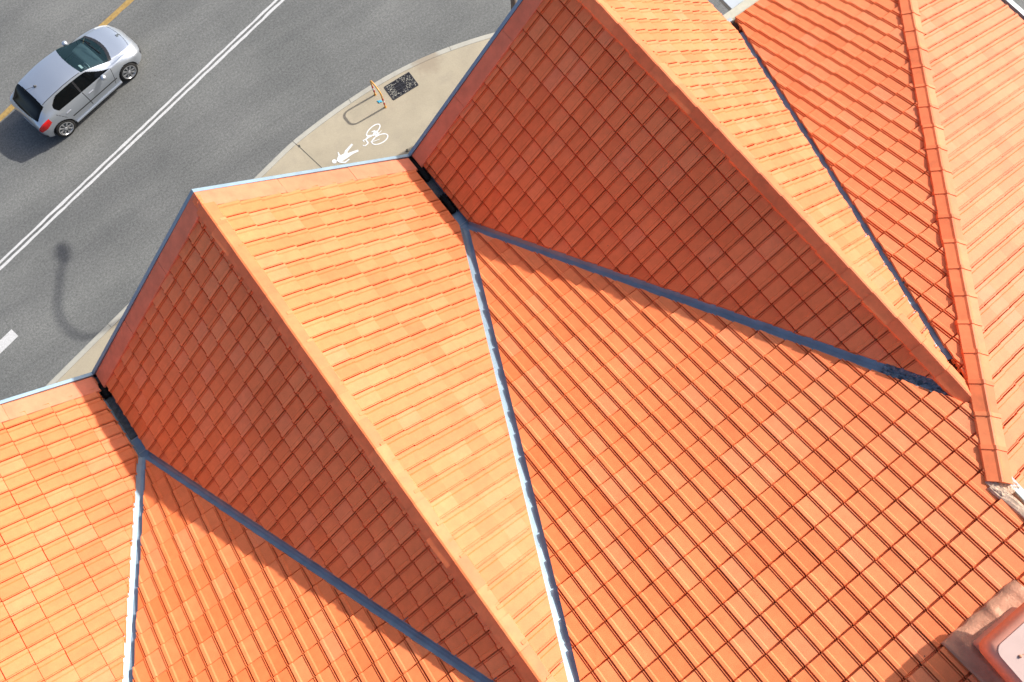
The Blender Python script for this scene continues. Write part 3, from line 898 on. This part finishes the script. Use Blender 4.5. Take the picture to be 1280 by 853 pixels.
bmesh.ops.create_uvsphere(bm, u_segments=18, v_segments=10, radius=1.0)
d_ = Vector((.33 - .25, .35, -.10)).normalized()
rm = Matrix(((d_.y, d_.x, 0), (-d_.x, d_.y, 0), (0, 0, 1))).to_3x3()
for v_ in bm.verts: v_.co = rm @ Vector((v_.co.x * .20, v_.co.y * .38, v_.co.z * .10)) + Vector((.40, 2.86, 9.50))
bm_obj('lamp_head', bm, M['galv'], lp, True)

# ------------------------------------------------------------------ car
car = empty('parked_car', (.002, 12.633, 0), R(11.14))
tag(car, 'silver five door hatchback with dark windows standing astride the yellow line', 'car')
KX = [-.58, -.55, -.48, -.32, -.04, .20, .80, 1.45, 1.90, 2.36, 2.62, 2.92, 3.10, 3.22, 3.29]
KT = dict(
 w=[.58, .68, .76, .81, .84, .858, .862, .862, .86, .855, .85, .81, .73, .60, .44],
 b=[.40, .32, .28, .25, .22, .20, .19, .19, .19, .19, .19, .19, .21, .25, .32],
 t=[.60, .78, .925, 1.075, 1.27, 1.315, 1.345, 1.295, 1.13, .955, .89, .815, .745, .65, .54],
 s=[.57, .73, .84, .90, .915, .905, .88, .86, .85, .83, .81, .745, .665, .56, .47],
 r=[.46, .55, .57, .575, .58, .585, .595, .59, .60, .64, .64, .60, .52, .42, .30],
 q=[.56, .66, .735, .78, .805, .815, .82, .82, .81, .785, .75, .70, .62, .50, .38])
def kinterp(key, x):
    Y = KT[key]
    i = max(0, min(len(KX) - 2, int(np.searchsorted(KX, x) - 1)))
    h = KX[i + 1] - KX[i]; t = (x - KX[i]) / h
    def sl(j):
        if j <= 0: return (Y[1] - Y[0]) / (KX[1] - KX[0])
        if j >= len(KX) - 1: return (Y[-1] - Y[-2]) / (KX[-1] - KX[-2])
        a = (Y[j] - Y[j - 1]) / (KX[j] - KX[j - 1]); b = (Y[j + 1] - Y[j]) / (KX[j + 1] - KX[j])
        return 0 if a * b <= 0 else 2 * a * b / (a + b)
    m0, m1 = sl(i) * h, sl(i + 1) * h
    return (2 * t ** 3 - 3 * t * t + 1) * Y[i] + (t ** 3 - 2 * t * t + t) * m0 + (-2 * t ** 3 + 3 * t * t) * Y[i + 1] + (t ** 3 - t * t) * m1
def section(x, n=11):
    w, b, t, s, r, q = (kinterp(k, x) for k in 'wbtsrq')
    s = min(s, t - .03); e = max(t - .075, s + (t - s) * .5)
    pts = [(0, b), (.80 * w, b), (.955 * w, b + .06), (w * .985, b + (s - b) * .30), (w, b + (s - b) * .52), (w * .992, b + (s - b) * .78), (q, s),
           (q + (r - q) * .55 - .0, s + (e - s) * .52), (r, e), (r * .90, e + (t - e) * .50), (r * .5, t - (t - e) * .10), (0, t)]
    P_ = [np.array(p) for p in pts]; out = []
    for i in range(len(P_) - 1):
        p0 = P_[max(i - 1, 0)]; p1 = P_[i]; p2 = P_[i + 1]; p3 = P_[min(i + 2, len(P_) - 1)]
        if i == 0: p0 = np.array([-p2[0], p2[1]])
        if i == len(P_) - 2: p3 = np.array([-p1[0], p1[1]])
        for k in range(n):
            u = k / n
            out.append((.5 * (2 * p1 + (p2 - p0) * u + (2 * p0 - 5 * p1 + 4 * p2 - p3) * u * u + (3 * p1 - p0 - 3 * p2 + p3) * u ** 3), i + u))
    out.append((P_[-1], float(len(P_) - 1))); return out
NX = 340
xs = [-.58 + 3.87 * i / NX for i in range(NX + 1)]
secs = [section(x) for x in xs]; NR = len(secs[0])
WHEELX = (0.0, 2.52)
def classify(x, y, z, r):
    ay = abs(y)
    for wx in WHEELX:
        if (x - wx) ** 2 + (z - .31) ** 2 < .352 ** 2 and ay > .55: return None
    e = (ay / .6) ** 2
    if r >= 8.05 and 1.41 + .07 * e < x < 2.46 - .16 * e: return 'windscreen'
    if r >= 8.05 and 2.46 - .16 * e <= x < 2.55 - .15 * e: return 'cowl'
    if r >= 7.3 and -.46 + .05 * e < x < .05 - .03 * e and z > .87 and ay < .60: return 'rear_window'
    if 6.22 < r < 7.80:
        f = (r - 6.2) / 1.6
        rear = .26 - .12 * math.sin(math.pi * min(1, max(0, f))) + .22 * f * f
        front = 2.16 - .58 * f
        if rear < x < front: return 'side_window' if not (1.04 < x - .04 * f < 1.10) else 'pillar'
    if 8.30 < r < 8.62 and .05 < x < 1.44: return 'roof_strip'
    if x < -.14 and 4.75 < r < 6.30 and ay > .46 and z > .62 and x < -.14 - .35 * max(0, 5.3 - r): return 'tail_light'
    if 2.76 < x < 3.15 and 5.75 < r < 8.2 and ay > .40 and z > .55: return 'headlight'
    if x > 3.18 and z < .45 and ay > .33: return 'bumper_vent'
    if x > 3.15 and z < .50 and ay <= .33: return 'grille'
    if x < -.50 and z < .47: return 'rear_valance'
    if 3.5 < r < 3.78 and .42 < x < 2.12: return 'side_strip'
    if 2.6 < r < 6.1 and (abs(x - 1.08) < .008 or abs(x - 2.06 - .05 * (r - 4)) < .008): return 'door_seam'
    if r < 6.0 and r > 4.2 and abs(x - .30 + .10 * (r - 4)) < .008: return 'door_seam'
    if r >= 7.8 and ay < .60 and abs(x - 3.13 + .10 * e) < .007: return 'bonnet_seam'
    return 'body'
buck = {}
for sgn in (-1, 1):
    for i in range(NX):
        for k in range(NR - 1):
            quad = [(xs[i], secs[i][k]), (xs[i + 1], secs[i + 1][k]), (xs[i + 1], secs[i + 1][k + 1]), (xs[i], secs[i][k + 1])]
            P4 = [(x, sgn * s[0][0], s[0][1]) for x, s in quad]; r = (quad[0][1][1] + quad[2][1][1]) / 2
            if quad[2][1][1] > quad[0][1][1]: r = (secs[i][k][1] + secs[i][k + 1][1]) / 2
            c = np.mean(P4, axis=0)
            cl = classify(c[0], c[1], c[2], r)
            if cl is None: continue
            key = cl
            if cl in ('side_window',): key = (cl, sgn, c[0] > 1.07)
            elif cl in ('tail_light', 'headlight', 'bumper_vent', 'pillar', 'roof_strip', 'side_strip', 'door_seam', 'bonnet_seam'): key = (cl, sgn, 0)
            buck.setdefault(key, []).append(P4 if sgn > 0 else P4[::-1])
# close the two ends
for (sec, x, flip) in ((secs[0], xs[0], 0), (secs[-1], xs[-1], 1)):
    for k in range(NR - 1):
        a, b = sec[k][0], sec[k + 1][0]
        buck['body'].append([(x, -a[0], a[1]), (x, a[0], a[1]), (x, b[0], b[1]), (x, -b[0], b[1])])
cmat = dict(windscreen='wind', cowl='black', rear_window='sideglass', side_window='sideglass', pillar='black', roof_strip='black', tail_light='redlens',
            headlight='headlens', bumper_vent='black', grille='black', rear_valance='black', side_strip='black', door_seam='black', bonnet_seam='black', body='paint')
parts = {}
for key, quads in buck.items():
    nm = key if isinstance(key, str) else key[0]
    bm = bmesh.new()
    for q in quads:
        try: bm.faces.new([bm.verts.new(p) for p in q])
        except ValueError: pass
    bmesh.ops.remove_doubles(bm, verts=bm.verts[:], dist=.0006)
    bmesh.ops.recalc_face_normals(bm, faces=bm.faces[:])
    parts[key] = bm_obj(nm, bm, M[cmat[nm]], car, True)
body = parts['body']
def cpart(name, mat, fn, parent=car, smooth=False):
    bm = bmesh.new(); fn(bm); return bm_obj(name, bm, M[mat], parent, smooth)
# interior
def interior(bm):
    box_bm(bm, (.95, 0, .42), (2.7, 1.40, .30), bevel=.05)
    box_bm(bm, (1.98, 0, .72), (.45, 1.30, .24), bevel=.09)
cpart('dashboard', 'int_dark', interior)
for yy in (-.36, .36):
    def st_(bm, yy=yy):
        box_bm(bm, (1.22, yy, .50), (.52, .50, .16), bevel=.05)
        box_bm(bm, (.94, yy, .76), (.16, .46, .52), Matrix.Rotation(R(-14), 3, 'Y'), bevel=.05)
        box_bm(bm, (.86, yy, 1.08), (.09, .26, .18), bevel=.035)
    cpart('seat', 'seat', st_)
def bench(bm):
    box_bm(bm, (.36, 0, .50), (.48, 1.26, .16), bevel=.05); box_bm(bm, (.10, 0, .74), (.14, 1.16, .44), Matrix.Rotation(R(-16), 3, 'Y'), bevel=.05)
cpart('rear_seat', 'seat', bench)
def swheel(bm):
    rt = Matrix.Rotation(R(-62), 3, 'Y'); c = Vector((1.70, -.36, .92))
    pts = [c + rt @ Vector((.185 * math.cos(a), .185 * math.sin(a), 0)) for a in [2 * math.pi * k / 24 for k in range(25)]]
    tube(bm, pts, .016, 6, False)
    tube(bm, [c + rt @ Vector((0, -.18, 0)), c, c + rt @ Vector((0, .18, 0))], .02, 6)
cpart('steering_wheel', 'galv', swheel, smooth=True)
cpart('paper_sheet', 'hoop_w', lambda bm: box_bm(bm, (1.60, -.42, 1.215), (.07, .16, .01), Matrix.Rotation(R(24), 3, 'Y')))
# wheels
def lathe(bm, prof, seg=36):
    rings = []
    for (y, r) in prof: rings.append([bm.verts.new((r * math.cos(2 * math.pi * k / seg), y, r * math.sin(2 * math.pi * k / seg))) for k in range(seg)])
    for a, b in zip(rings, rings[1:]):
        for k in range(seg): bm.faces.new((a[k], a[(k + 1) % seg], b[(k + 1) % seg], b[k]))
    return rings
wheel_proto = None
for wx in WHEELX:
    for sgn in (-1, 1):
        if wheel_proto is None:
            bm = bmesh.new(); lathe(bm, [(.09, .20), (.092, .25), (.085, .295), (.06, .312), (-.06, .312), (-.085, .295), (-.092, .25), (-.09, .20)])
            bmesh.ops.recalc_face_normals(bm, faces=bm.faces[:])
            w = bm_obj('wheel', bm, M['rubber'], car, True)
            bm = bmesh.new(); r_ = lathe(bm, [(-.092, .228), (-.094, .213), (-.075, .200), (-.03, .195), (.08, .195)])
            for k in range(8):
                a = 2 * math.pi * k / 8
                for off in (-.07, .07):
                    rt = Matrix.Rotation(a + off * .8, 3, 'Y')
                    box_bm(bm, rt @ Vector((.115, -.076, 0)), (.18, .022, .026), rt)
            bmesh.ops.create_cone(bm, cap_ends=True, segments=20, radius1=.055, radius2=.045, depth=.03, matrix=Matrix.Translation((0, -.08, 0)) @ Matrix.Rotation(R(90), 4, 'X'))
            bm_obj('rim', bm, M['alloy'], w)
            bm = bmesh.new(); bmesh.ops.create_cone(bm, cap_ends=True, segments=28, radius1=.198, radius2=.198, depth=.01, matrix=Matrix.Translation((0, -.035, 0)) @ Matrix.Rotation(R(90), 4, 'X'))
            bm_obj('brake_disc', bm, M['int_dark'], w)
            wheel_proto = w
        else:
            w = wheel_proto.copy(); COL.objects.link(w); w.parent = car
            for chd in list(wheel_proto.children):
                cc = chd.copy(); COL.objects.link(cc); cc.parent = w
        w.location = (wx, sgn * .755, .312); w.rotation_euler = (0, 0, 0 if sgn < 0 else math.pi)
def wells(bm):
    for wx in WHEELX:
        for s in (-1, 1):
            seg = 20; ring0 = []; ring1 = []
            for k in range(seg + 1):
                a = math.pi * k / seg
                ring0.append(bm.verts.new((wx + .36 * math.cos(a), s * .835, .31 + .36 * math.sin(a)))); ring1.append(bm.verts.new((wx + .36 * math.cos(a), s * .52, .31 + .36 * math.sin(a))))
            for k in range(seg): bm.faces.new((ring0[k], ring0[k + 1], ring1[k + 1], ring1[k]))
            bm.faces.new(ring1)
cpart('wheel_arch', 'rubber', wells)
cpart('floor_pan', 'rubber', lambda bm: box_bm(bm, (1.26, 0, .26), (2.0, 1.3, .08)))
for s in (-1, 1):
    def mir(bm, s=s):
        bmesh.ops.create_uvsphere(bm, u_segments=14, v_segments=9, radius=1.0)
        for v_ in bm.verts: v_.co = Vector((v_.co.x * .085 + 1.82, v_.co.y * .09 + s * (.935 if s < 0 else .865), v_.co.z * .075 + .92))
        tube(bm, [(1.86, s * .80, .86), (1.84, s * .88, .89)], .03, 8)
    cpart('door_mirror', 'paint', mir, smooth=True)
    for x_ in (.42, 1.28):
        cpart('door_handle', 'alloy', lambda bm, x_=x_, s=s: box_bm(bm, (x_, s * (.855), .74), (.17, .035, .035), bevel=.012))
    cpart('sill', 'paint', lambda bm, s=s: box_bm(bm, (1.26, s * .845, .235), (1.80, .06, .07), bevel=.025))
cpart('antenna', 'black', lambda bm: (tube(bm, [(.32, 0, 1.31), (.27, 0, 1.35)], .035, 8), tube(bm, [(.27, 0, 1.345), (.02, 0, 1.46)], .006, 5)))
for a, b in (((2.30, -.32, .995), (2.26, .30, 1.01)), ((2.33, .20, .985), (2.20, .54, 1.0))):
    cpart('wiper', 'black', lambda bm, a=a, b=b: tube(bm, [a, b], .010, 5))
cpart('bonnet_badge', 'int_dark', lambda bm: (box_bm(bm, (3.05, 0, .775), (.06, .09, .02), Matrix.Rotation(R(22), 3, 'Y'), bevel=.006), box_bm(bm, (3.11, .03, .745), (.05, .045, .02), Matrix.Rotation(R(26), 3, 'Y'))))
cpart('number_plate', 'hoop_w', lambda bm: box_bm(bm, (-.585, 0, .52), (.012, .44, .10)))
cpart('rear_reflector', 'redlens', lambda bm: (box_bm(bm, (-.50, -.66, .40), (.03, .14, .03), Matrix.Rotation(R(28), 3, 'Z')), box_bm(bm, (-.50, .66, .40), (.03, .14, .03), Matrix.Rotation(R(-28), 3, 'Z'))))

# ------------------------------------------------------------------ light, sky, camera
EL = 34.5; AZ = (math.cos(R(-4.5)), math.sin(R(-4.5)))
sd = Vector((AZ[0] * math.cos(R(EL)), AZ[1] * math.cos(R(EL)), math.sin(R(EL))))
su = bpy.data.lights.new('sun', 'SUN'); su.energy = 4.35; su.angle = R(.7); su.color = (1.0, .965, .90)
so = bpy.data.objects.new('sun', su); COL.objects.link(so); so.location = (20, -5, 40)
so.rotation_euler = sd.to_track_quat('Z', 'Y').to_euler()
wd = bpy.data.worlds.new('World'); S.world = wd; wd.use_nodes = True
nt = wd.node_tree; bg = nt.nodes['Background']
sk = nt.nodes.new('ShaderNodeTexSky'); sk.sky_type = 'NISHITA'; sk.sun_disc = False
sk.sun_elevation = R(EL); sk.sun_rotation = math.atan2(sd.x, sd.y)
nt.links.new(sk.outputs[0], bg.inputs[0]); bg.inputs[1].default_value = .15
sk.air_density = .8; sk.dust_density = 3.0; sk.ozone_density = .6

cam = bpy.data.cameras.new('camera'); co = bpy.data.objects.new('camera', cam); COL.objects.link(co)
cam.sensor_width = 36; cam.sensor_fit = 'HORIZONTAL'; cam.lens = 27.4463; cam.clip_end = 1000; cam.clip_start = .1
ri, up, fw = Vector((.796372, -.60354, -.03914)), Vector((.591238, .76324, .260583)), Vector((.127399, .230662, -.964658))
mw = Matrix(((ri.x, up.x, -fw.x, 4.043359), (ri.y, up.y, -fw.y, -6.442864), (ri.z, up.z, -fw.z, 20.62723), (0, 0, 0, 1)))
co.matrix_world = mw
S.camera = co
S.view_settings.view_transform = 'Standard'; S.view_settings.look = 'None'; S.view_settings.gamma = 1; S.view_settings.exposure = .57
S.view_settings.use_curve_mapping = False
S.render.engine = 'CYCLES'
S.cycles.max_bounces = 8; S.cycles.diffuse_bounces = 4
S.render.resolution_x = 1024; S.render.resolution_y = 682
